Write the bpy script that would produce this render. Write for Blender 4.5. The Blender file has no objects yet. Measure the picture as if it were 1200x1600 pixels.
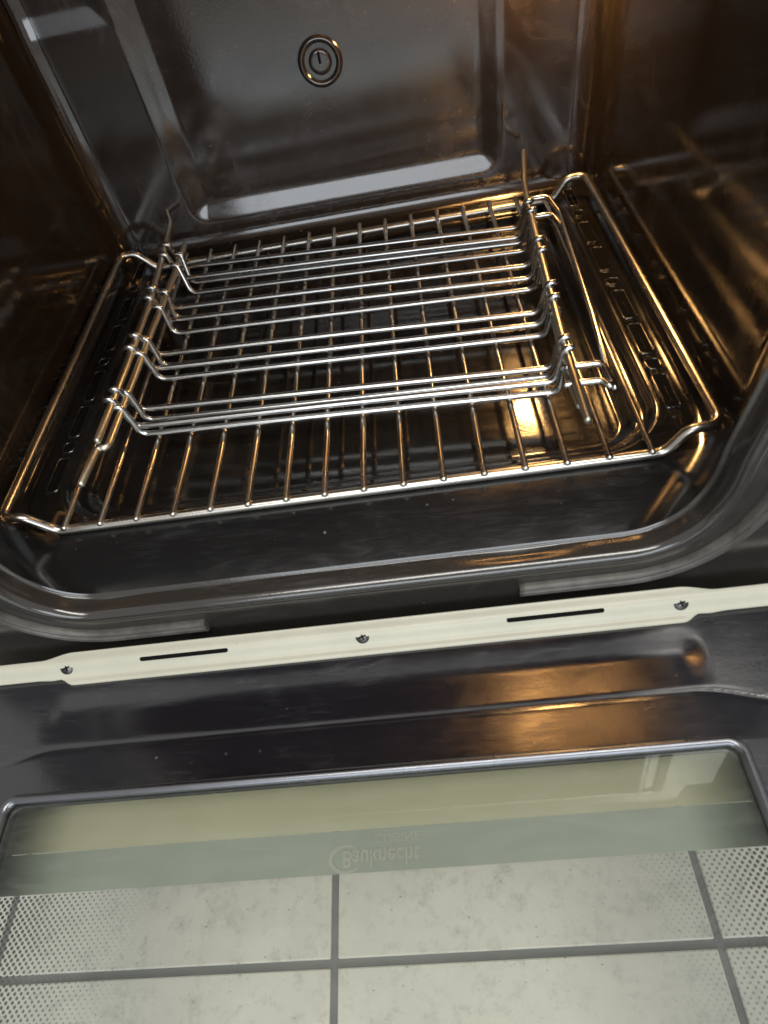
import bpy, bmesh, math, random
from math import sin, cos, pi, hypot, radians
from mathutils import Vector, Matrix
random.seed(7)
S = bpy.context.scene
# ------------------------------------------------------------------ camera
def look_axes(a, b, c):
    f = Vector((-sin(a)*cos(b), cos(a)*cos(b), -sin(b)))
    r = Vector((cos(a), sin(a), 0)); u = r.cross(f)
    return cos(c)*r + sin(c)*u, -sin(c)*r + cos(c)*u, f
R_, U_, F_ = look_axes(0.158, 0.8769, -0.247)
cd = bpy.data.cameras.new('camera'); cam = bpy.data.objects.new('camera', cd)
S.collection.objects.link(cam)
m = Matrix((R_, U_, -F_)).transposed().to_4x4(); m.translation = Vector((0.0612, -0.2563, 0.2717))
cam.matrix_world = m
cd.sensor_fit = 'VERTICAL'; cd.sensor_height = 32; cd.lens = 970.7/1600*32
cd.clip_start = 0.01; cd.clip_end = 60
S.camera = cam
cd.dof.use_dof = True; cd.dof.focus_distance = 0.46; cd.dof.aperture_fstop = 6.5
# ------------------------------------------------------------------ world and lamps
w = bpy.data.worlds.new('World'); S.world = w; w.use_nodes = True
bg = w.node_tree.nodes['Background']; bg.inputs[0].default_value = (1.0, 0.98, 0.95, 1); bg.inputs[1].default_value = 0.52
def area(name, loc, target, sx, sy, power, col):
    l = bpy.data.lights.new(name, 'AREA'); l.shape = 'RECTANGLE'; l.size = sx; l.size_y = sy
    l.energy = power; l.color = col
    o = bpy.data.objects.new(name, l); S.collection.objects.link(o); o.location = loc
    o.rotation_euler = (Vector(target)-Vector(loc)).to_track_quat('-Z', 'Y').to_euler()
    return o
area('kitchen_window_light', (0.12, -2.3, 0.80), (0, 0.1, 0), 2.0, 1.1, 30, (0.86, 0.93, 1.0))
area('kitchen_ceiling_light', (0.2, -0.75, 1.9), (0.0, -0.2, 0), 1.8, 0.4, 28, (1.0, 0.97, 0.90))
S.view_settings.view_transform = 'Standard'; S.view_settings.look = 'None'
S.view_settings.exposure = 0.0; S.view_settings.gamma = 1.0; S.view_settings.use_curve_mapping = False
S.render.engine = 'CYCLES'
S.cycles.max_bounces = 10; S.cycles.glossy_bounces = 6; S.cycles.transparent_max_bounces = 16
# ------------------------------------------------------------------ helpers
C = S.collection
def tag(o, label=None, cat=None, group=None, kind=None):
    if label: o['label'] = label
    if cat: o['category'] = cat
    if group: o['group'] = group
    if kind: o['kind'] = kind
    return o
def empty(name, loc=(0, 0, 0)):
    o = bpy.data.objects.new(name, None); C.objects.link(o); o.location = loc; o.empty_display_size = .05
    return o
def obj(name, bm, mat, parent=None, smooth=True):
    bmesh.ops.recalc_face_normals(bm, faces=bm.faces) if not getattr(bm, 'keepn', False) else None
    me = bpy.data.meshes.new(name); bm.to_mesh(me); bm.free()
    if smooth:
        for p in me.polygons: p.use_smooth = True
    me.materials.append(mat)
    o = bpy.data.objects.new(name, me); C.objects.link(o)
    if parent: o.parent = parent
    return o
def from_pydata(name, vs, fs, mat, parent=None, smooth=True, flip=False):
    if flip: fs = [tuple(reversed(f)) for f in fs]
    me = bpy.data.meshes.new(name); me.from_pydata(vs, [], fs); me.update()
    if smooth:
        for p in me.polygons: p.use_smooth = True
    me.materials.append(mat)
    o = bpy.data.objects.new(name, me); C.objects.link(o)
    if parent: o.parent = parent
    return o
def grid_mesh(name, P, mat, parent=None, flip=False, skip=None):
    n = len(P); k = len(P[0]); vs = [v for row in P for v in row]; fs = []
    for i in range(n-1):
        for j in range(k-1):
            if skip and skip(i, j): continue
            fs.append((i*k+j, (i+1)*k+j, (i+1)*k+j+1, i*k+j+1))
    return from_pydata(name, vs, fs, mat, parent, True, flip)
def fillet(pts, rad, n=6, closed=False):
    pts = [Vector(p) for p in pts]; out = []; N = len(pts)
    rr = rad if isinstance(rad, (list, tuple)) else [rad]*N
    for i in range(N):
        if not closed and (i == 0 or i == N-1): out.append(pts[i]); continue
        a, b, c = pts[i-1], pts[i], pts[(i+1) % N]
        d1 = (a-b); d2 = (c-b); l1 = d1.length; l2 = d2.length; d1.normalize(); d2.normalize()
        ang = d1.angle(d2)
        if ang > pi-0.02 or rr[i] <= 0: out.append(b); continue
        t = min(rr[i]/math.tan(ang/2), l1*.49, l2*.49)
        r = t*math.tan(ang/2); bis = (d1+d2).normalized(); cen = b+bis*(r/sin(ang/2))
        p1 = b+d1*t; p2 = b+d2*t; v1 = p1-cen; v2 = p2-cen; th = v1.angle(v2)
        for k in range(n+1):
            q = k/n; out.append(cen+(v1*sin((1-q)*th)+v2*sin(q*th))/sin(th))
    return out
def tube(bm, pts, r, seg=10, closed=False, caps=True, dome=False):
    pts = [Vector(p) for p in pts]; N = len(pts); rings = []
    t0 = (pts[1]-pts[0]).normalized()
    up = Vector((0, 0, 1)) if abs(t0.z) < .9 else Vector((1, 0, 0))
    n = (up - t0*up.dot(t0)).normalized()
    for i in range(N):
        if closed: t = (pts[(i+1) % N]-pts[i-1]).normalized()
        elif i == 0: t = t0
        elif i == N-1: t = (pts[i]-pts[i-1]).normalized()
        else: t = (pts[i+1]-pts[i-1]).normalized()
        n = (n - t*n.dot(t)).normalized(); b = t.cross(n)
        rings.append([bm.verts.new(pts[i]+(n*cos(2*pi*k/seg)+b*sin(2*pi*k/seg))*r) for k in range(seg)])
    M = N if closed else N-1
    for i in range(M):
        A = rings[i]; B = rings[(i+1) % N]
        for k in range(seg): bm.faces.new((A[k], A[(k+1) % seg], B[(k+1) % seg], B[k]))
    if not closed and caps:
        for ring, tt in ((rings[0], -t0), (rings[-1], (pts[-1]-pts[-2]).normalized())):
            cc = sum((v.co for v in ring), Vector())/seg
            r2 = [bm.verts.new(cc+(v.co-cc)*.7+tt*r*.55) for v in ring]
            for k in range(seg):
                bm.faces.new((ring[k], ring[(k+1) % seg], r2[(k+1) % seg], r2[k]))
            bm.faces.new(r2)
def ball(bm, c, r, sc=(1, 1, 1)):
    bmesh.ops.create_uvsphere(bm, u_segments=10, v_segments=7, radius=r, matrix=Matrix.Translation(c) @ Matrix.Diagonal((*sc, 1)))
def box(bm, x0, x1, y0, y1, z0, z1, bev=0):
    r = bmesh.ops.create_cube(bm, size=1, matrix=Matrix.Translation(((x0+x1)/2, (y0+y1)/2, (z0+z1)/2)) @ Matrix.Diagonal((x1-x0, y1-y0, z1-z0, 1)))
    if bev:
        es = list({e for v in r['verts'] for e in v.link_edges})
        bmesh.ops.bevel(bm, geom=es, offset=bev, segments=2, affect='EDGES', profile=.5)
def sst(t):
    t = max(0., min(1., t)); return t*t*(3-2*t)
def lin(a, b, n): return [a+(b-a)*i/n for i in range(n+1)]
# ------------------------------------------------------------------ materials
def nodes(name):
    mt = bpy.data.materials.new(name); mt.use_nodes = True; nt = mt.node_tree
    return mt, nt, nt.nodes['Principled BSDF']
def N(nt, t, **kw):
    n = nt.nodes.new(t)
    for k, v in kw.items(): setattr(n, k, v)
    return n
def noise(nt, scale, detail=4, rough=.55, vec=None, dist=0.0):
    n = N(nt, 'ShaderNodeTexNoise'); n.inputs['Scale'].default_value = scale; n.inputs['Detail'].default_value = detail
    n.inputs['Roughness'].default_value = rough; n.inputs['Distortion'].default_value = dist
    if vec: nt.links.new(vec, n.inputs['Vector'])
    return n
def ramp(nt, src, p0, c0, p1, c1):
    r = N(nt, 'ShaderNodeValToRGB'); e = r.color_ramp.elements
    e[0].position = p0; e[1].position = p1
    e[0].color = (c0, c0, c0, 1) if isinstance(c0, (int, float)) else (*c0, 1)
    e[1].color = (c1, c1, c1, 1) if isinstance(c1, (int, float)) else (*c1, 1)
    nt.links.new(src, r.inputs[0]); return r
def objvec(nt, scale=(1, 1, 1), rot=(0, 0, 0)):
    tc = N(nt, 'ShaderNodeTexCoord'); mp = N(nt, 'ShaderNodeMapping'); mp.inputs['Scale'].default_value = scale
    mp.inputs['Rotation'].default_value = rot
    nt.links.new(tc.outputs['Object'], mp.inputs[0]); return mp.outputs[0]
def mapr(nt, src, a, b, c, d):
    n = N(nt, 'ShaderNodeMapRange'); n.inputs[1].default_value = a; n.inputs[2].default_value = b
    n.inputs[3].default_value = c; n.inputs[4].default_value = d; nt.links.new(src, n.inputs[0]); return n.outputs[0]
def mixc(nt, fac, a, b):
    n = N(nt, 'ShaderNodeMix', data_type='RGBA')
    if isinstance(fac, (int, float)): n.inputs[0].default_value = fac
    else: nt.links.new(fac, n.inputs[0])
    for i, v in ((6, a), (7, b)):
        if isinstance(v, tuple): n.inputs[i].default_value = (*v, 1)
        else: nt.links.new(v, n.inputs[i])
    return n.outputs[2]
def enamel(name, base, r0, r1, speck=.5, wave=.25, speccol=(.25, .25, .27), ior=1.75, haze=.12):
    mt, nt, b = nodes(name)
    v = objvec(nt)
    big = noise(nt, 9, 3, .6, v, 1.0)
    # wiped streaks: stretched noise
    vs = objvec(nt, (9, 60, 9), (0.2, 0.3, 0.5)); st = noise(nt, 3.0, 5, .7, vs, 1.6)
    mixr = N(nt, 'ShaderNodeMath', operation='MULTIPLY'); nt.links.new(big.outputs[0], mixr.inputs[0]); nt.links.new(st.outputs[0], mixr.inputs[1])
    nt.links.new(mapr(nt, mixr.outputs[0], .14, .42, r0, r1), b.inputs['Roughness'])
    # specks of dried splashes and dust
    vo = N(nt, 'ShaderNodeTexVoronoi'); vo.inputs['Scale'].default_value = 90; vo.inputs['Randomness'].default_value = 1
    nt.links.new(objvec(nt), vo.inputs['Vector'])
    near = ramp(nt, vo.outputs['Distance'], .03, 1.0, .10, 0.0)
    sel = ramp(nt, vo.outputs['Color'], .60, 0.0, .95, 1.0)
    mm = N(nt, 'ShaderNodeMath', operation='MULTIPLY'); nt.links.new(near.outputs[0], mm.inputs[0]); nt.links.new(sel.outputs[0], mm.inputs[1])
    m2 = N(nt, 'ShaderNodeMath', operation='MULTIPLY'); nt.links.new(mm.outputs[0], m2.inputs[0]); m2.inputs[1].default_value = speck
    smear = ramp(nt, mixr.outputs[0], .26, 0.0, .48, 1.0)
    m3 = N(nt, 'ShaderNodeMath', operation='MULTIPLY'); nt.links.new(smear.outputs[0], m3.inputs[0]); m3.inputs[1].default_value = haze
    c1 = mixc(nt, m3.outputs[0], base, speccol)
    nt.links.new(mixc(nt, m2.outputs[0], c1, speccol), b.inputs['Base Color'])
    b.inputs['IOR'].default_value = ior
    bump = N(nt, 'ShaderNodeBump'); bump.inputs['Strength'].default_value = wave; bump.inputs['Distance'].default_value = .004
    wv = noise(nt, 14, 2, .4, v)
    nt.links.new(wv.outputs[0], bump.inputs['Height']); 
    bump2 = N(nt, 'ShaderNodeBump'); bump2.inputs['Strength'].default_value = .06; bump2.inputs['Distance'].default_value = .0006
    fine = noise(nt, 420, 3, .6, v); nt.links.new(fine.outputs[0], bump2.inputs['Height']); nt.links.new(bump.outputs[0], bump2.inputs['Normal'])
    nt.links.new(bump2.outputs[0], b.inputs['Normal'])
    return mt
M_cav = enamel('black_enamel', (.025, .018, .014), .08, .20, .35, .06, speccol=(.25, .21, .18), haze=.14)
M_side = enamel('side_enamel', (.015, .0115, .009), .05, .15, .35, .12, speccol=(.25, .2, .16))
M_pan = enamel('floor_enamel', (.010, .009, .008), .07, .20, .9, .14, haze=.05)
M_face = enamel('front_enamel', (.030, .027, .024), .10, .25, .5, .12)
M_door = enamel('door_enamel', (.010, .010, .014), .14, .34, .9, .10, ior=2.0, haze=.07)
M_ridge = enamel('rim_enamel', (.016, .016, .018), .18, .34, .3, .10)
def steel(name, col, r0, r1, tint=None):
    mt, nt, b = nodes(name); b.inputs['Metallic'].default_value = 1
    v = objvec(nt); n = noise(nt, 14, 3, .5, v)
    nt.links.new(mapr(nt, n.outputs[0], .3, .7, r0, r1), b.inputs['Roughness'])
    n2 = noise(nt, 9, 3, .6, v)
    f = ramp(nt, n2.outputs[0], .42, 0.0, .68, 1.0)
    nt.links.new(mixc(nt, f.outputs[0], col, tint or tuple(c*.82 for c in col)), b.inputs['Base Color'])
    return mt
M_rail = steel('chromed_wire', (.54, .54, .53), .17, .30)
M_shelf = steel('shelf_wire', (.58, .56, .52), .20, .34, (.50, .46, .40))
M_frame = steel('frame_wire_steel', (.60, .56, .47), .30, .42)
M_weld = steel('weld_bead', (.85, .78, .58), .35, .5)  # yellowish from the lamp's light, put into the bead colour
def simple(name, col, rough, spec=.5, metal=0):
    mt, nt, b = nodes(name); b.inputs['Base Color'].default_value = (*col, 1); b.inputs['Roughness'].default_value = rough
    b.inputs['Specular IOR Level'].default_value = spec; b.inputs['Metallic'].default_value = metal; return mt
def ivory():
    mt, nt, b = nodes('ivory_paint'); v = objvec(nt)
    n = noise(nt, 22, 4, .6, v); n2 = noise(nt, 260, 3, .6, v)
    f = ramp(nt, n.outputs[0], .35, 0.0, .75, 1.0)
    c = mixc(nt, f.outputs[0], (.52, .51, .415), (.45, .445, .365))
    vo = N(nt, 'ShaderNodeTexVoronoi'); vo.inputs['Scale'].default_value = 70; nt.links.new(v, vo.inputs['Vector'])
    near = ramp(nt, vo.outputs['Distance'], .02, 1.0, .07, 0.0); sel = ramp(nt, vo.outputs['Color'], .75, 0.0, .9, 1.0)
    mm = N(nt, 'ShaderNodeMath', operation='MULTIPLY'); nt.links.new(near.outputs[0], mm.inputs[0]); nt.links.new(sel.outputs[0], mm.inputs[1])
    nt.links.new(mixc(nt, mm.outputs[0], c, (.12, .10, .08)), b.inputs['Base Color'])
    b.inputs['Roughness'].default_value = .38
    bp = N(nt, 'ShaderNodeBump'); bp.inputs['Strength'].default_value = .15; bp.inputs['Distance'].default_value = .001
    nt.links.new(n2.outputs[0], bp.inputs['Height']); nt.links.new(bp.outputs[0], b.inputs['Normal'])
    return mt
M_ivory = ivory()
M_black = simple('black_hole', (.004, .004, .004), .8, .1)
M_dark = simple('dark_sheet', (.03, .033, .035), .45)
def gasketmat():
    mt, nt, b = nodes('seal_rubber'); v = objvec(nt, (30, 30, 30)); n = noise(nt, 3, 4, .6, v)
    f = ramp(nt, n.outputs[0], .3, 0.0, .7, 1.0)
    nt.links.new(mixc(nt, f.outputs[0], (.045, .040, .036), (.11, .10, .09)), b.inputs['Base Color'])
    b.inputs['Roughness'].default_value = .42; return mt
M_ceil = steel('ceiling_reflector', (.66, .60, .54), .22, .34)  # unseen ceiling as bright steel, added to reflect the lamp's glow onto the door
M_seal = gasketmat()
M_screw = steel('dull_screw', (.16, .16, .15), .35, .5)
M_bead = steel('satin_bead', (.20, .205, .225), .22, .34)
def glass(name, tint, refl, rough=0.02):
    mt = bpy.data.materials.new(name); mt.use_nodes = True; nt = mt.node_tree; nt.nodes.clear()
    out = N(nt, 'ShaderNodeOutputMaterial'); tr = N(nt, 'ShaderNodeBsdfTransparent'); gl = N(nt, 'ShaderNodeBsdfGlossy')
    tr.inputs[0].default_value = (*tint, 1); gl.inputs['Roughness'].default_value = rough; gl.inputs[0].default_value = (.95, 1, .97, 1)
    fr = N(nt, 'ShaderNodeFresnel'); fr.inputs[0].default_value = refl
    mx = N(nt, 'ShaderNodeMixShader'); nt.links.new(fr.outputs[0], mx.inputs[0]); nt.links.new(tr.outputs[0], mx.inputs[1]); nt.links.new(gl.outputs[0], mx.inputs[2])
    # thin film of grease and hazy reflections, painted as a very faint diffuse veil
    df = N(nt, 'ShaderNodeBsdfDiffuse'); df.inputs[0].default_value = (.75, .8, .74, 1)
    v = objvec(nt, (5, 22, 5), (0, 0, .9)); n = noise(nt, 3, 5, .7, v, 1.2)
    sm = mapr(nt, n.outputs[0], .45, .8, .012, .07)
    mx2 = N(nt, 'ShaderNodeMixShader'); nt.links.new(sm, mx2.inputs[0]); nt.links.new(mx.outputs[0], mx2.inputs[1]); nt.links.new(df.outputs[0], mx2.inputs[2])
    nt.links.new(mx2.outputs[0], out.inputs[0]); return mt
M_glass = glass('inner_glass', (.985, .98, .955), 1.45)
M_glass2 = glass('outer_glass', (.985, .98, .955), 1.35)
def printmat(name, c):
    mt, nt, b = nodes(name); v = objvec(nt); n = noise(nt, 12, 3, .6, v); f = ramp(nt, n.outputs[0], .3, 0.0, .75, 1.0)
    nt.links.new(mixc(nt, f.outputs[0], c, tuple(x*.9 for x in c)), b.inputs['Base Color']); b.inputs['Roughness'].default_value = .35
    return mt
M_olive = printmat('olive_print', (.44, .45, .32)); M_sage = printmat('sage_tone', (.30, .355, .305)); M_letter = printmat('pale_print', (.38, .41, .35))
def dotmat():
    mt, nt, b = nodes('dot_print')
    tc = N(nt, 'ShaderNodeTexCoord'); sep = N(nt, 'ShaderNodeSeparateXYZ'); nt.links.new(tc.outputs['Object'], sep.inputs[0])
    def math_(op, a, bb=None, c=None):
        n = N(nt, 'ShaderNodeMath', operation=op)
        for i, q in enumerate((a, bb, c)):
            if q is None: continue
            if isinstance(q, (int, float)): n.inputs[i].default_value = q
            else: nt.links.new(q, n.inputs[i])
        return n.outputs[0]
    P = .0038
    u = math_('DIVIDE', math_('ADD', sep.outputs[0], sep.outputs[1]), P*1.0); vv = math_('DIVIDE', math_('SUBTRACT', sep.outputs[0], sep.outputs[1]), P*1.0)
    fu = math_('SUBTRACT', math_('FRACT', u), .5); fv = math_('SUBTRACT', math_('FRACT', vv), .5)
    d = math_('SQRT', math_('ADD', math_('MULTIPLY', fu, fu), math_('MULTIPLY', fv, fv)))
    ax = math_('ABSOLUTE', math_('ADD', sep.outputs[0], .0))
    nn = noise(nt, 30, 2, .5)
    edge = math_('ADD', math_('ADD', ax, math_('MULTIPLY', sep.outputs[1], .22)), math_('MULTIPLY', math_('SUBTRACT', nn.outputs[0], .5), .01))
    rad = mapr(nt, edge, .085, .160, .03, .37)
    rad2 = math_('MULTIPLY', rad, math_('GREATER_THAN', edge, .086))
    on = math_('LESS_THAN', d, rad2)
    tr = N(nt, 'ShaderNodeBsdfTransparent'); mx = N(nt, 'ShaderNodeMixShader')
    b.inputs['Base Color'].default_value = (.16, .17, .15, 1); b.inputs['Roughness'].default_value = .5
    nt.links.new(on, mx.inputs[0]); nt.links.new(tr.outputs[0], mx.inputs[1]); nt.links.new(b.outputs[0], mx.inputs[2])
    nt.links.new(mx.outputs[0], nt.nodes['Material Output'].inputs[0]); return mt
M_dots = dotmat()
def tilemat():
    mt, nt, b = nodes('stone_tile'); v = objvec(nt)
    a = noise(nt, 9, 8, .72, v, .0); c = noise(nt, 70, 6, .75, v, .0); d = noise(nt, 330, 4, .7, v)
    f1 = ramp(nt, a.outputs[0], .35, 0.0, .68, 1.0); f2 = ramp(nt, c.outputs[0], .50, 0.0, .72, 1.0)
    base = mixc(nt, f1.outputs[0], (.65, .655, .61), (.55, .56, .52))
    m1 = N(nt, 'ShaderNodeMath', operation='MULTIPLY'); nt.links.new(f2.outputs[0], m1.inputs[0]); m1.inputs[1].default_value = .6
    base = mixc(nt, m1.outputs[0], base, (.36, .37, .34))
    pit = ramp(nt, d.outputs[0], .58, 0.0, .66, 1.0)
    pm = N(nt, 'ShaderNodeMath', operation='MULTIPLY'); nt.links.new(pit.outputs[0], pm.inputs[0]); nt.links.new(f2.outputs[0], pm.inputs[1])
    base = mixc(nt, pm.outputs[0], base, (.22, .22, .20))
    vo = N(nt, 'ShaderNodeTexVoronoi'); vo.inputs['Scale'].default_value = 115; nt.links.new(objvec(nt, (1, 1.6, 1), (0, 0, .6)), vo.inputs['Vector'])
    nr = ramp(nt, vo.outputs['Distance'], .05, 1.0, .16, 0.0); sl = ramp(nt, vo.outputs['Color'], .62, 0.0, .8, 1.0)
    mm = N(nt, 'ShaderNodeMath', operation='MULTIPLY'); nt.links.new(nr.outputs[0], mm.inputs[0]); nt.links.new(sl.outputs[0], mm.inputs[1])
    nt.links.new(mixc(nt, mm.outputs[0], base, (.24, .24, .22)), b.inputs['Base Color'])
    b.inputs['Roughness'].default_value = .45; return mt
M_tile = tilemat()
M_grout = simple('grey_grout', (.165, .175, .18), .9, .2)
def lampmat():
    mt = bpy.data.materials.new('lamp_glow'); mt.use_nodes = True; nt = mt.node_tree; nt.nodes.clear()
    e = N(nt, 'ShaderNodeEmission'); e.inputs[0].default_value = (1.0, .52, .17, 1); e.inputs[1].default_value = 130
    o = N(nt, 'ShaderNodeOutputMaterial'); nt.links.new(e.outputs[0], o.inputs[0]); return mt
M_lamp = lampmat()

# ------------------------------------------------------------------ tiled floor
ZT = -0.335
bm = bmesh.new(); box(bm, -3, 3, -3, 1.2, ZT-.03, ZT-.0025)
obj('grout_bed', bm, M_grout, None, False); g = bpy.data.objects['grout_bed']
g.name = 'floor_bed'; tag(g, kind='structure')
bm = bmesh.new(); GX, GY, T, G = -.0745, -.2205, .30, .0060
for i in range(-9, 10):
    for j in range(-9, 5):
        x0 = GX+i*T+G/2; y0 = GY+j*T+G/2
        near = abs(i) < 3 and -3 < j < 2
        box(bm, x0, x0+T-G, y0, y0+T-G, ZT-.012, ZT+random.uniform(-.0002, .0002), .0012 if near else 0)
floor = obj('floor', bm, M_tile, None, False); tag(floor, kind='structure')

# ------------------------------------------------------------------ oven
oven = empty('oven', (0, .1, ZT))
tag(oven, 'built-in oven with black enamel cavity and its glazed door folded down', 'oven')
def inoven(o):
    o.parent = oven; o.location = Vector(o.location)-Vector(oven.location); return o
HW, YF, YB, ZF, ZC = .2325, -.044, .360, -.0205, .400
DROP = .0110
def taper(y): return max(0., min(1., (.006-y)/.050))**1.5
def xz_round(x, z, y):
    """floor/wall cove at depth y ; returns x,z"""
    t = taper(y); r = .012+.028*sst((.045-y)/.089); hw = HW-.0325*t + t*.10*max(0, z-ZF-.05)
    s = hw*(1-abs(x)/HW)          # distance from wall
    h = z-ZF
    sx = 1 if x > 0 else -1
    if s < r and h < r:
        vx, vz = r-s, r-h; mm = max(vx, vz); L = hypot(vx, vz)
        if L > 1e-9: s = r-vx*mm/L; h = r-vz*mm/L
    return sx*(hw-s), ZF+h-DROP*t*(1-sst(h/.05))
RB = .021
def cav(x, y, z):
    # back vertical corners
    x1, z1 = xz_round(x, z, y)
    ax = abs(x1); sx = 1 if x1 > 0 else -1
    if ax > HW-RB and y > YB-RB:
        dx = ax-(HW-RB); dy = y-(YB-RB); mm = max(dx, dy); L = hypot(dx, dy)
        if L > 1e-9: ax = HW-RB+dx*mm/L; y = YB-RB+dy*mm/L
    # back/floor cove
    r = .014; s = YB-y; h = z1-ZF
    if s < r and h < r and ax < HW-RB:
        vx, vz = r-s, r-h; mm = max(vx, vz); L = hypot(vx, vz)
        if L > 1e-9: y = YB-(r-vx*mm/L); z1 = ZF+(r-vz*mm/L)
    return sx*ax, y, z1
def rrect(x, y, x0, x1, y0, y1, r):
    """signed distance inside rounded rect (positive inside)"""
    cx, cy = (x0+x1)/2, (y0+y1)/2; qx = abs(x-cx)-(x1-x0)/2+r; qy = abs(y-cy)-(y1-y0)/2+r
    return -(hypot(max(qx, 0), max(qy, 0))+min(max(qx, qy), 0)-r)
def pan_depth(x, y):
    d = rrect(x, y, -.2045, .2025, .008, .343, .042)
    # two nested bends: a rolled lip, a ledge and a second bend
    return .0150*(.45*sst(d/.007)+.55*sst((d-.010)/.010)) - .0012*math.exp(-((d+.001)/.0025)**2)
def floor_pt(x, y):
    X, Y, Z = cav(x, y, ZF)
    if Z < ZF+.006 and Y < YB-.01:
        Z -= pan_depth(X, Y)
    return X, Y, Z
M_matte = enamel('rough_front_enamel', (.010, .010, .0105), .15, .27, .9, .08, ior=1.6, haze=.06)  # rougher front zone, added to blur the lamp's reflection there
def matte_front(o, ylim):
    o.data.materials.append(M_matte)
    for p in o.data.polygons:
        if p.center.y < ylim: p.material_index = 1
    return o
def spaced(a, b, h): return lin(a, b, max(1, int(round(abs(b-a)/h))))
xs = spaced(-HW, HW, .0022); ys = spaced(YF, YB, .0022)
inoven(matte_front(grid_mesh('cavity_floor', [[floor_pt(x, y) for y in ys] for x in xs], M_pan), .0015))
zs = spaced(ZF, ZF+.06, .0022)+spaced(ZF+.06, ZC, .004)[1:]
for sx in (-1, 1):
    inoven(matte_front(grid_mesh('side_wall', [[cav(sx*HW, y, z) for z in zs] for y in ys], M_side, flip=(sx > 0)), .0015))
def facet(d, dep, wd, rd=.009):
    # straight sloping facet with softly rounded ends
    def rl(t): return 0 if t < -rd/2 else (t if t > rd/2 else (t+rd/2)**2/(2*rd))
    return (rl(d)-rl(d-wd))/wd*dep
def back_pt(x, z):
    X, Y, Z = cav(x, YB, z)
    d = min(.150-abs(X), Z-.004)
    if abs(X) > .120 and Z < .034: d = rrect(X, Z, -.150, .150, .004, .5, .016)
    Y += facet(d, .0062, .0158)
    if abs(X) > .150:
        Y += facet(min(Z-.166, (abs(X)-.153)*1.2), .0024, .015)
    return X, Y, Z
zb = spaced(ZF, .21, .0022)+spaced(.21, ZC, .01)[1:]
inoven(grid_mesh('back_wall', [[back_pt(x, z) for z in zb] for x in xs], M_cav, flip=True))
bm = bmesh.new(); box(bm, -.26, .26, YF-.016, YB+.03, ZC, ZC+.004); inoven(obj('ceiling', bm, M_ceil, None, False))
# grill element under the ceiling
bm = bmesh.new()
pts = [(-.17, .34, ZC-.03), (-.17, .06, ZC-.03), (-.06, .06, ZC-.03), (-.06, .28, ZC-.03), (.06, .28, ZC-.03), (.06, .06, ZC-.03), (.17, .06, ZC-.03), (.17, .26, ZC-.03)]
tube(bm, fillet(pts, .02), .0035); inoven(obj('grill_element', bm, M_dark))

# front frame swept round the opening
def opening():
    us = [(-HW, z) for z in reversed(spaced(ZF, ZC, .004))]+[(x, ZF) for x in spaced(-HW, HW, .004)[1:]]+[(HW, z) for z in spaced(ZF, ZC, .004)[1:]]
    pts = []
    for x, z in us:
        X, Z = xz_round(x, z, YF); 
        if not pts or hypot(X-pts[-1][0], Z-pts[-1][1]) > 1e-5: pts.append((X, Z))
    # resample
    d = [0]
    for i in range(1, len(pts)): d.append(d[-1]+hypot(pts[i][0]-pts[i-1][0], pts[i][1]-pts[i-1][1]))
    out = []; n = int(d[-1]/.004); k = 0
    for i in range(n+1):
        t = d[-1]*i/n
        while k < len(d)-2 and d[k+1] < t: k += 1
        f = (t-d[k])/(d[k+1]-d[k]); out.append((pts[k][0]+f*(pts[k+1][0]-pts[k][0]), pts[k][1]+f*(pts[k+1][1]-pts[k][1])))
    for _ in range(3):
        out = [out[0]]+[((a[0]+2*b[0]+c[0])/4, (a[1]+2*b[1]+c[1])/4) for a, b, c in zip(out, out[1:], out[2:])]+[out[-1]]
    nr = []
    for i in range(len(out)):
        a = out[max(0, i-1)]; b = out[min(len(out)-1, i+1)]; tx, tz = b[0]-a[0], b[1]-a[1]; L = hypot(tx, tz); nr.append((tz/L, -tx/L))
    return out, nr
OP, ON = opening()
# path runs left-top -> bottom -> right-top ; outward = (tz,-tx) flipped so that bottom points down
if ON[len(ON)//2][1] > 0: ON = [(-a, -b) for a, b in ON]
ctrl = [(0, -.0500), (.0008, -.0510), (.0019, -.0518), (.0024, -.0532), (.0026, -.0560), (.0028, -.0590), (.0030, -.0615), (.0034, -.0655), (.0054, -.0692), (.0084, -.0704), (.0108, -.0698), (.0118, -.0686), (.0128, -.0680), (.0145, -.0680), (.030, -.0680), (.060, -.0680), (.080, -.0680), (.095, -.0680)]
def smooth_profile(c, n=3):
    for _ in range(n):
        o = [c[0]]
        for a, b in zip(c, c[1:]): o += [(a[0]*.75+b[0]*.25, a[1]*.75+b[1]*.25), (a[0]*.25+b[0]*.75, a[1]*.25+b[1]*.75)]
        c = o+[c[-1]]
    return c
ctrl = [(o*.92, -.044+(y+.050)*.75) for o, y in ctrl]
prof = [ctrl[0]]+smooth_profile(ctrl[1:], 2)
def wig(i, o):  # dents in the pressed sheet
    s = i*.004
    return (.0005*sin(s*29)+.0003*sin(s*71+1))
P = [[(OP[i][0]+ON[i][0]*(o+wig(i, o)*math.exp(-((y+.0495)/.003)**2)), y, OP[i][1]+ON[i][1]*(o+wig(i, o)*math.exp(-((y+.0495)/.003)**2))) for o, y in prof] for i in range(len(OP))]
inoven(grid_mesh('front_frame', P, M_face, flip=True))
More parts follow.
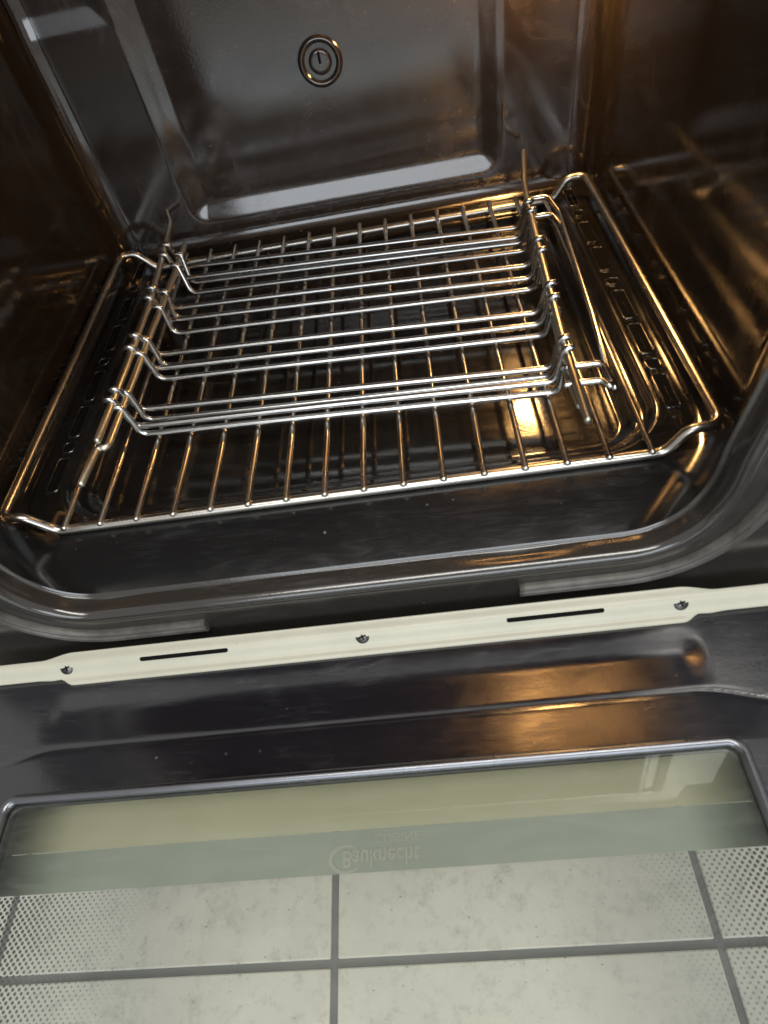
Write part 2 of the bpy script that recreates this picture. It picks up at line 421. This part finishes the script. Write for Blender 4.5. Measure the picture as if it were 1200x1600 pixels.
# flat face plates and cabinet body
bm = bmesh.new()
for sx in (-1, 1):
    xa, xb = sorted((sx*.245, sx*.298)); box(bm, xa, xb, -.0565, -.046, -.14, .46, .001)
box(bm, -.249, .249, -.0560, -.046, ZC-.012, .46, .001)
inoven(obj('face_plate', bm, M_face, None, False))
bm = bmesh.new(); box(bm, -.297, -.285, -.049, .5, -.30, .46); box(bm, .285, .297, -.049, .5, -.30, .46); box(bm, -.284, .284, -.049, .5, .449, .46)
box(bm, -.284, .284, .488, .5, -.30, .448); box(bm, -.284, .284, .0, .487, -.30, -.29)
inoven(obj('body', bm, M_dark, None, False))
# door seals: ribbed strips, ends short of the middle
def seal(i0, i1):
    pr0 = [(.0330, -.0572), (.0332, -.0606), (.0345, -.0618), (.0358, -.0612), (.0362, -.0582), (.0368, -.0616), (.0382, -.0622), (.0396, -.0614), (.0400, -.0582), (.0406, -.0610), (.0418, -.0612), (.0428, -.0600), (.0430, -.0572)]
    pr = [(o-.0112, y-.0003) for o, y in pr0]
    rng = range(i0, i1+1)
    Pp = [[(OP[i][0]+ON[i][0]*o, y, OP[i][1]+ON[i][1]*o) for o, y in pr] for i in rng]
    o = grid_mesh('door_seal', Pp, M_seal, flip=True)
    me = o.data; bmm = bmesh.new(); bmm.from_mesh(me); k = len(pr); bmm.verts.ensure_lookup_table()
    bmm.faces.new([bmm.verts[j] for j in range(k)]); bmm.faces.new([bmm.verts[len(bmm.verts)-1-j] for j in range(k)]); bmm.to_mesh(me); bmm.free()
    return inoven(o)
bot = [i for i in range(len(OP)) if ON[i][1] < -.9]
iL = min(bot, key=lambda i: abs(OP[i][0]+.098)); iR = min(bot, key=lambda i: abs(OP[i][0]-.097))
seal(0, iL); seal(iR, len(OP)-1)

# slotted strips punched in the floor edge
def slot(x0, x1, y0, y1, r):
    bm = bmesh.new(); loops = []; n = 6
    def loop(off, z, rr):
        vs = []
        for cx, cy, a0 in ((x1-rr, y1-rr, 0), (x0+rr, y1-rr, pi/2), (x0+rr, y0+rr, pi), (x1-rr, y0+rr, 3*pi/2)):
            for k in range(n+1):
                a = a0+pi/2*k/n; vs.append(bm.verts.new((cx+(rr+off)*cos(a), cy+(rr+off)*sin(a), ZF+z)))
        return vs
    for off, z in ((.0016, .0001), (.0010, .0010), (.0003, .0012), (-.0003, .0009), (-.0005, .0003)): loops.append(loop(off, z, r))
    for A, B in zip(loops, loops[1:]):
        for k in range(len(A)): bm.faces.new((A[k], A[(k+1) % len(A)], B[(k+1) % len(A)], B[k]))
    o = inoven(obj('vent_slot', bm, M_pan))
    bm = bmesh.new()
    vs = []
    for cx, cy, a0 in ((x1-r, y1-r, 0), (x0+r, y1-r, pi/2), (x0+r, y0+r, pi), (x1-r, y0+r, 3*pi/2)):
        for k in range(n+1): a = a0+pi/2*k/n; vs.append(bm.verts.new((cx+(r-.0006)*cos(a), cy+(r-.0006)*sin(a), ZF+.00045)))
    bm.faces.new(vs)
    c = obj('dark_opening', bm, M_black, None, False); c.parent = o
    if y1-y0 > .02:
        bm = bmesh.new(); box(bm, (x0+x1)/2-.0009, (x0+x1)/2+.0003, y0+.004, y0+(y1-y0)*.6, ZF+.0005, ZF+.0012); cc = obj('rib', bm, M_pan, None, False); cc.parent = o
SL = [(.317, .350), (.297, .307), (.250, .284), (.205, .240), (.184, .192), (.138, .174), (.096, .130), (.079, .089), (.040, .072)]
for xa, xb in ((.2080, .2165), (-.2175, -.2090)):
    for a, b in SL: slot(xa, xb, a, b, .0022 if b-a > .02 else .0030)

# round pressed boss on the back panel
bx, bz, by = .003, .114, YB+.0062
bm = bmesh.new()
pf = [(.0225, .0004), (.0210, .0), (.0195, -.0018), (.0178, -.0028), (.0160, -.0018), (.0148, .0002), (.0125, .0004), (.0105, .0), (.0092, -.0016), (.0078, -.0020), (.0050, -.0020), (.0, -.0020)]
pf = [pf[0]]+smooth_profile(pf[1:], 1)
rings = []
pf = [(r*.9, d*.8) for r, d in pf]
for r, d in pf:
    rings.append([bm.verts.new((bx+max(r, .0001)*cos(2*pi*k/40), by+d, bz+max(r, .0001)*sin(2*pi*k/40))) for k in range(40)])
for A, B in zip(rings, rings[1:]):
    for k in range(40): bm.faces.new((A[k], A[(k+1) % 40], B[(k+1) % 40], B[k]))
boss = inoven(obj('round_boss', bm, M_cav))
bm = bmesh.new(); box(bm, bx-.0012, bx+.0008, by-.0024, by-.0006, bz-.001, bz+.0075, .0003)
c = obj('slot', bm, M_black, None, False); c.parent = boss

# oven lamp in the top right of the back wall
lx, ly, lz = .176, .327, .204
bm = bmesh.new(); bmesh.ops.create_uvsphere(bm, u_segments=24, v_segments=16, radius=.020, matrix=Matrix.Translation((lx, ly, lz))); lamp = inoven(obj('oven_lamp', bm, M_lamp))
bm = bmesh.new(); rings = []
for r, d in ((.034, .0), (.034, -.006), (.031, -.009), (.027, -.007), (.026, .0)):
    rings.append([bm.verts.new((lx+r*cos(2*pi*k/32), YB-.001+d, lz+r*sin(2*pi*k/32))) for k in range(32)])
for A, B in zip(rings, rings[1:]):
    for k in range(32): bm.faces.new((A[k], A[(k+1) % 32], B[(k+1) % 32], B[k]))
c = obj('lamp_collar', bm, M_ridge); c.parent = lamp

# ivory sheet strip along the bottom of the opening
ST0 = Vector((0, -.0660, -.0622)); SD = Vector((0, -.0135, -.0100)).normalized()
NRM = Vector((0, SD.z, -SD.y)).normalized()
if NRM.y > 0: NRM = -NRM
LEN = .0200
def top_s(x):
    a = abs(x); return .0036*sst((a-.188)/.022)
def bot_s(x):
    a = abs(x); return LEN-.0044*sst((a-.189)/.010)+.0007*math.exp(-((a-.204)/.006)**2)
rows = 26; sxs = spaced(-.285, .285, .0025); P = []
for x in sxs:
    t0, b0 = top_s(x), bot_s(x); col = []
    for k in range(rows+1):
        s = t0+(b0-t0)*k/rows; q = s/LEN
        n = .0022*sst(q/.34)-.0024*sst((q-.30)/.45)*1.0 + .0016*sst((q-.8)/.2)
        v = ST0+SD*s+NRM*(n+.001); col.append((x, v.y, v.z))
    v = ST0+SD*b0+NRM*(-.004); col.append((x, v.y, v.z))
    P.append(col)
strip = inoven(grid_mesh('bottom_trim', P, M_ivory, flip=True))
sol = strip.modifiers.new('thick', 'SOLIDIFY'); sol.thickness = .0009; sol.offset = 1
def onstrip(x, s, n): v = ST0+SD*s+NRM*n; return Vector((x, v.y, v.z))
for xc, hw in ((-.1135, .029), (.1165, .0285)):
    bm = bmesh.new(); vs = []; rr = .0014
    for sgn in (1, -1):
        for k in range(7):
            a = -pi/2+pi*k/6 if sgn == 1 else pi/2+pi*k/6
            vs.append(bm.verts.new(onstrip(xc+sgn*(hw-rr)+rr*cos(a), .0084+rr*sin(a), .0037)))
    bm.faces.new(vs); r = bmesh.ops.extrude_face_region(bm, geom=bm.faces[:])
    for v in [g for g in r['geom'] if isinstance(g, bmesh.types.BMVert)]: v.co += NRM*.0003
    o = obj('slot', bm, M_black, None, False); o.parent = strip; o.matrix_parent_inverse = strip.matrix_world.inverted(); o.location = (0, 0, 0)
for xc in (-.1925, .0005, .1885):
    bm = bmesh.new(); c0 = onstrip(xc, .0090, .0022); rot = NRM.to_track_quat('Z', 'Y').to_matrix().to_4x4()
    bmesh.ops.create_cone(bm, cap_ends=True, segments=20, radius1=.0048, radius2=.0042, depth=.0026, matrix=Matrix.Translation(c0) @ rot)
    o = obj('screw', bm, M_screw); o.parent = strip
    bm = bmesh.new()
    for ang in (0.3, 0.3+pi/2):
        mt_ = Matrix.Translation(c0+NRM*.0014) @ rot @ Matrix.Rotation(ang, 4, 'Z') @ Matrix.Diagonal((.0046, .0009, .0006, 1)); bmesh.ops.create_cube(bm, size=1, matrix=mt_)
    o = obj('cross_recess', bm, M_black, None, False); o.parent = strip

for o in list(strip.children): o.matrix_parent_inverse = Matrix.Identity(4); o.location = -Vector(strip.location)-Vector(oven.location)+Vector((0, 0, 0))

# ------------------------------------------------------------------ door, folded down
GX0, GX1, GY0, GY1 = -.2075, .1930, -.1530, -.430
ZD = -.0735
def door_z(x, y):
    z = ZD
    if y > GY1-.06:
        # plateau rising to the glass rim
        yl = -.1245-.010*sst((abs(x+.004)-.185)/.05)
        z += .0034*max(0, min(1, (yl-y)/.027))
        # crease line
        z -= .0007*math.exp(-((y-yl)/.0018)**2)
        # trough between strip and crease, its long slope faces the oven
        e = sst((.202-abs(x+.004))/.016)
        t = (-.0870-y)/(.0365)
        if -.12 < t < 1.1:
            prof_ = facet(t, 1, .38, .20)-facet(t-.38, 1, .60, .20)
            z -= .0026*e*prof_
    return z
def dgrid(x0, x1, y0, y1, hx, hy):
    return [[(x, y, door_z(x, y)) for y in spaced(y0, y1, hy)] for x in spaced(x0, x1, hx)]
PD = dgrid(-.297, .297, -.0735, -.152, .0025, .0011)
vs, fs = [], []
def addgrid(P, flip=False):
    b = len(vs); k = len(P[0]); vs.extend([v for r in P for v in r])
    for i in range(len(P)-1):
        for j in range(k-1):
            f = (b+i*k+j, b+(i+1)*k+j, b+(i+1)*k+j+1, b+i*k+j+1); fs.append(f if not flip else f[::-1])
gy = GY0-.0
P1 = [[(x, y, door_z(x, y)) for y in spaced(-.0655, gy, .0011)] for x in spaced(-.297, .297, .0025)]
addgrid(P1, True)
addgrid([[(x, y, door_z(x, gy)) for y in spaced(gy, -.52, .02)] for x in spaced(-.297, GX0, .004)], True)
addgrid([[(x, y, door_z(x, gy)) for y in spaced(gy, -.52, .02)] for x in spaced(GX1, .297, .004)], True)
addgrid([[(x, y, door_z(0, gy)) for y in spaced(GY1, -.52, .01)] for x in spaced(GX0, GX1, .02)], True)
door = from_pydata('door', vs, fs, M_door); inoven(door)
def indoor(o):
    o.parent = door; o.location = Vector(o.location)-Vector(door.location)-Vector(oven.location); return o
# outer shell of the door (sides, ends and lower rim)
bm = bmesh.new(); ZL = -.128
box(bm, -.298, -.292, -.52, -.075, ZL, ZD-.001); box(bm, .292, .298, -.52, -.075, ZL, ZD-.001)
box(bm, -.291, .291, -.52, -.514, ZL, ZD-.001); box(bm, -.291, .291, -.078, -.072, ZL, ZD-.0095)
indoor(obj('door_edge', bm, M_ivory, None, False))
# dark spacer walls between the panes
bm = bmesh.new()
box(bm, -.2365, -.2345, GY1-.012, GY0+.010, ZL+.004, ZD+.004); box(bm, .2135, .2155, GY1-.012, GY0+.010, ZL+.004, ZD+.004)
box(bm, -.234, .213, GY0+.0085, GY0+.0105, ZL+.004, ZD-.012); box(bm, -.234, .213, GY1-.012, GY1-.010, ZL+.004, ZD-.001)
indoor(obj('pane_spacer', bm, M_dark, None, False))
# raised bead round the pane
zb_ = ZD+.0038
loop = fillet([(GX0, GY0, zb_), (GX1, GY0, zb_), (GX1, GY1, zb_), (GX0, GY1, zb_)], .007, 8, True)
bm = bmesh.new(); tube(bm, loop, .0029, 12, True)
indoor(obj('glass_rim', bm, M_bead))
bm = bmesh.new(); tube(bm, [Vector((p.x*.986-.0001, p.y-.0032 if p.y > -.3 else p.y+.0032, zb_-.0032)) for p in loop], .0011, 8, True)
indoor(obj('sealant_line', bm, M_dark))
def sheet(name, x0, x1, y0, y1, z, mat, th=.003):
    bm = bmesh.new(); vv = [bm.verts.new(q) for q in ((x0, y0, z), (x1, y0, z), (x1, y1, z), (x0, y1, z))]; bm.faces.new(vv)
    return indoor(obj(name, bm, mat, None, False))
sheet('inner_glass', GX0-.006, GX1+.006, GY1-.008, GY0+.004, ZD+.0020, M_glass)
ZO = -.1180
sheet('outer_glass', -.291, .291, -.513, -.083, ZO-.002, M_glass2)
sheet('olive_print_band', -.2340, .2130, -.1710, -.1420, ZO+.0005, M_olive)
sheet('sage_band', -.2375, .2165, -.1930, -.1712, ZO+.0005, M_sage)  # greyer green stretch of the band, next to the olive one
sheet('dot_print', -.291, .291, -.500, -.1934, ZO-.0008, M_dots)
# lettering, seen from the back of the pane (upside down mirror)
def text(body, size, cx, cy, width, z):
    cu = bpy.data.curves.new('t', 'FONT'); cu.body = body; cu.size = size; cu.align_x = 'CENTER'; cu.align_y = 'CENTER'; cu.offset = .00022*size/.01
    to = bpy.data.objects.new('t', cu); C.objects.link(to)
    bpy.context.view_layer.update(); dg = bpy.context.evaluated_depsgraph_get(); me = bpy.data.meshes.new_from_object(to.evaluated_get(dg))
    bpy.data.objects.remove(to); bpy.data.curves.remove(cu)
    xs_ = [v.co.x for v in me.vertices]; k = width/(max(xs_)-min(xs_)); mx_ = (max(xs_)+min(xs_))/2
    for v in me.vertices: v.co = Vector((cx+(v.co.x-mx_)*k, cy-v.co.y, z))
    return me
vs = []; fs = []
for me in (text('Bauknecht', .0102, 0, 0, 1, 0),): pass
def addme(me):
    b = len(vs); vs.extend([tuple(v.co) for v in me.vertices]); fs.extend([tuple(b+i for i in p.vertices) for p in me.polygons])
addme(text('Bauknecht', .0120, .0005, -.1855, .0440, ZO+.0012)); addme(text('CUISINE', .0062, .0100, -.1760, .0260, ZO+.0012))
# oval emblem ring open to the right, round the first letter
b = len(vs); n = 40
for k in range(n+1):
    a = pi*.22+(2*pi-pi*.44)*k/n
    wdt = .0011*(.35+.65*sin(pi*k/n))
    for q in (-wdt, wdt): vs.append((-.0195+(.0092+q)*cos(a), -.1858-(.0066+q)*sin(a), ZO+.0012))
for k in range(n): fs.append((b+2*k, b+2*k+1, b+2*k+3, b+2*k+2))
let = from_pydata('lettering', vs, fs, M_letter, None, False); indoor(let)
# hinge arms either side (partly out of frame)
bm = bmesh.new(); tube(bm, fillet([(-.16, -.505, ZL-.002), (-.16, -.505, ZL-.035), (.16, -.505, ZL-.035), (.16, -.505, ZL-.002)], .012), .006, 12)
indoor(obj('handle', bm, M_ivory))

# ------------------------------------------------------------------ wire shelf
shelf = empty('wire_shelf', (0, .165, ZF))
tag(shelf, 'large chromed wire grid shelf lying flat on the oven floor under the ladder racks', 'oven shelf')
def put(o, root): o.parent = root; o.location = -Vector(root.location); return o
D = .330; ZG = -.0172; X0 = .2225; J0, J1 = .1935, .2085
pts = [(-X0, 0, 0), (-J1, 0, 0), (-J0, 0, ZG), (J0+.001, 0, ZG), (J1-.004, 0, 0), (X0, 0, 0), (X0, D, 0), (J1-.002, D, 0), (J0+.001, D, ZG), (-J0, D, ZG), (-J1, D, 0), (-X0, D, 0)]
bm = bmesh.new(); tube(bm, fillet(pts, [.009, .010, .010, .010, .010, .009, .009, .010, .010, .010, .010, .009], 7, True), .0032, 14, True)
put(obj('frame', bm, M_shelf), shelf)
for i in range(16):
    x = -.1865+i*.0248; zr = ZG+.0028+.0011
    bm = bmesh.new(); tube(bm, [(x, -.0022, zr), (x, .08, zr-.0003), (x+random.uniform(-.0005, .0005), .18, zr-.0005), (x, .27, zr-.0003), (x, D+.0075, zr)], .00195, 10)
    ball(bm, (x, -.0020, zr), .0021, (1.1, .8, .9))
    put(obj('rod', bm, M_shelf), shelf)

# ------------------------------------------------------------------ ladder racks
def ladder(name, label, zf, zr, aL, aR, rL, rR, wireL, wireR, extra=()):
    root = empty(name, (0, .16, zr)); tag(root, label, 'side rack', 'ladder side racks stacked on the grid shelf')
    bm = bmesh.new(); tube(bm, fillet(wireL, .006, 4), .0025, 12); put(obj('frame_wire', bm, M_frame), root)
    bm = bmesh.new(); tube(bm, fillet(wireR, .006, 4), .0025, 12); put(obj('frame_wire', bm, M_frame), root)
    for k in range(8):
        (ax, ay), (bx_, by_), (cx, cy), (dx, dy) = aL[k], rL[k], rR[k], aR[k]
        mid = Vector(((bx_+cx)/2, (by_+cy)/2+random.uniform(-.0008, .0008), zr))
        p = [(ax-.0035, ay, zf+.0036), (ax+.0015, ay, zf+.0034), (bx_, by_, zr), mid, (cx, cy, zr), (dx-.0015, dy, zf+.0034), (dx+.0035, dy, zf+.0036)]
        bm = bmesh.new(); tube(bm, fillet(p, [0, .003, .007, 0, .007, .003, 0], 5), .0023, 12)
        put(obj('rail', bm, M_rail), root)
    for k in range(8):
        for ax_, ay_ in (aL[k], aR[k]):
            bm = bmesh.new(); ball(bm, (ax_, ay_, zf+.0020), .0023 if ax_ > 0 else .0016, (1.3, .9, .9)); put(obj('weld_bead', bm, M_weld), root)
    for e in extra:
        bm = bmesh.new(); tube(bm, fillet(e, .006, 5), .0023, 12); put(obj('hook_wire', bm, M_rail), root)
    return root
ZA, ZAr, ZB, ZBr = .018, -.0030, .0125, -.0086
aL = [(-.159, .291), (-.158, .2735), (-.1575, .2195), (-.157, .205), (-.1565, .153), (-.1568, .138), (-.1565, .0895), (-.158, .079)]
aR = [(.157, .255), (.157, .240), (.154, .195), (.1535, .179), (.151, .134), (.150, .118), (.147, .072), (.147, .061)]
rL = [(-.153, .292), (-.151, .272), (-.152, .224), (-.152, .206), (-.151, .159), (-.151, .141), (-.151, .094), (-.1505, .076)]
rR = [(.152, .262), (.150, .246), (.151, .201), (.149, .183), (.145, .137), (.1445, .123), (.142, .074), (.141, .060)]
z = ZA
wL = [(-.1735, .385, z+.004), (-.1755, .367, z+.003), (-.1665, .340, z), (-.1625, .300, z), (-.157, .200, z), (-.157, .120, z), (-.1585, .042, z)]
wR = [(.1695, .343, z+.006), (.1650, .318, z+.003), (.1615, .296, z), (.158, .255, z), (.153, .170, z), (.147, .062, z), (.1455, .000, z)]
ladder('side_rack', 'upper ladder side rack with bare wire ends, topmost of the two stacked racks', ZA, ZAr, aL, aR, rL, rR, wL, wR)
z = ZB
bl = [(-.1475, .281), (-.1475, .262), (-.149, .220), (-.150, .198), (-.152, .155), (-.1525, .137), (-.153, .092), (-.1535, .076)]
br = [(.157, .242), (.156, .226), (.153, .184), (.152, .168), (.150, .124), (.149, .109), (.145, .063), (.144, .051)]
bL = [(-.144, .272), (-.141, .254), (-.149, .216), (-.146, .194), (-.147, .151), (-.146, .134), (-.147, .088), (-.1475, .073)]
bR = [(.153, .247), (.154, .233), (.151, .190), (.150, .176), (.147, .130), (.146, .117), (.142, .072), (.143, .056)]
wL = [(-.1475, .304, z), (-.1475, .257, z), (-.151, .170, z), (-.153, .083, z), (-.154, .040, z), (-.1612, .0415, z), (-.1635, .010, z)]
wR = [(.159, .272, z), (.156, .226, z), (.152, .168, z), (.149, .110, z), (.145, .051, z), (.1455, .018, z)]
ex = [[(.161, .268, z+.004), (.176, .268, z+.004), (.1812, .246, z), (.1735, .105, z), (.1675, .028, z), (.163, .0365, z+.001), (.141, .037, z+.001)],
      [(.158, .240, z+.003), (.174, .240, z+.003), (.1795, .224, z-.003)], [(.144, .049, z+.004), (.1655, .049, z+.004), (.1690, .030, z-.001)]]
ladder('side_rack', 'lower ladder side rack with hooked wire loops at right, directly on the grid shelf', ZB, ZBr, bl, br, bL, bR, wL, wR, ex)
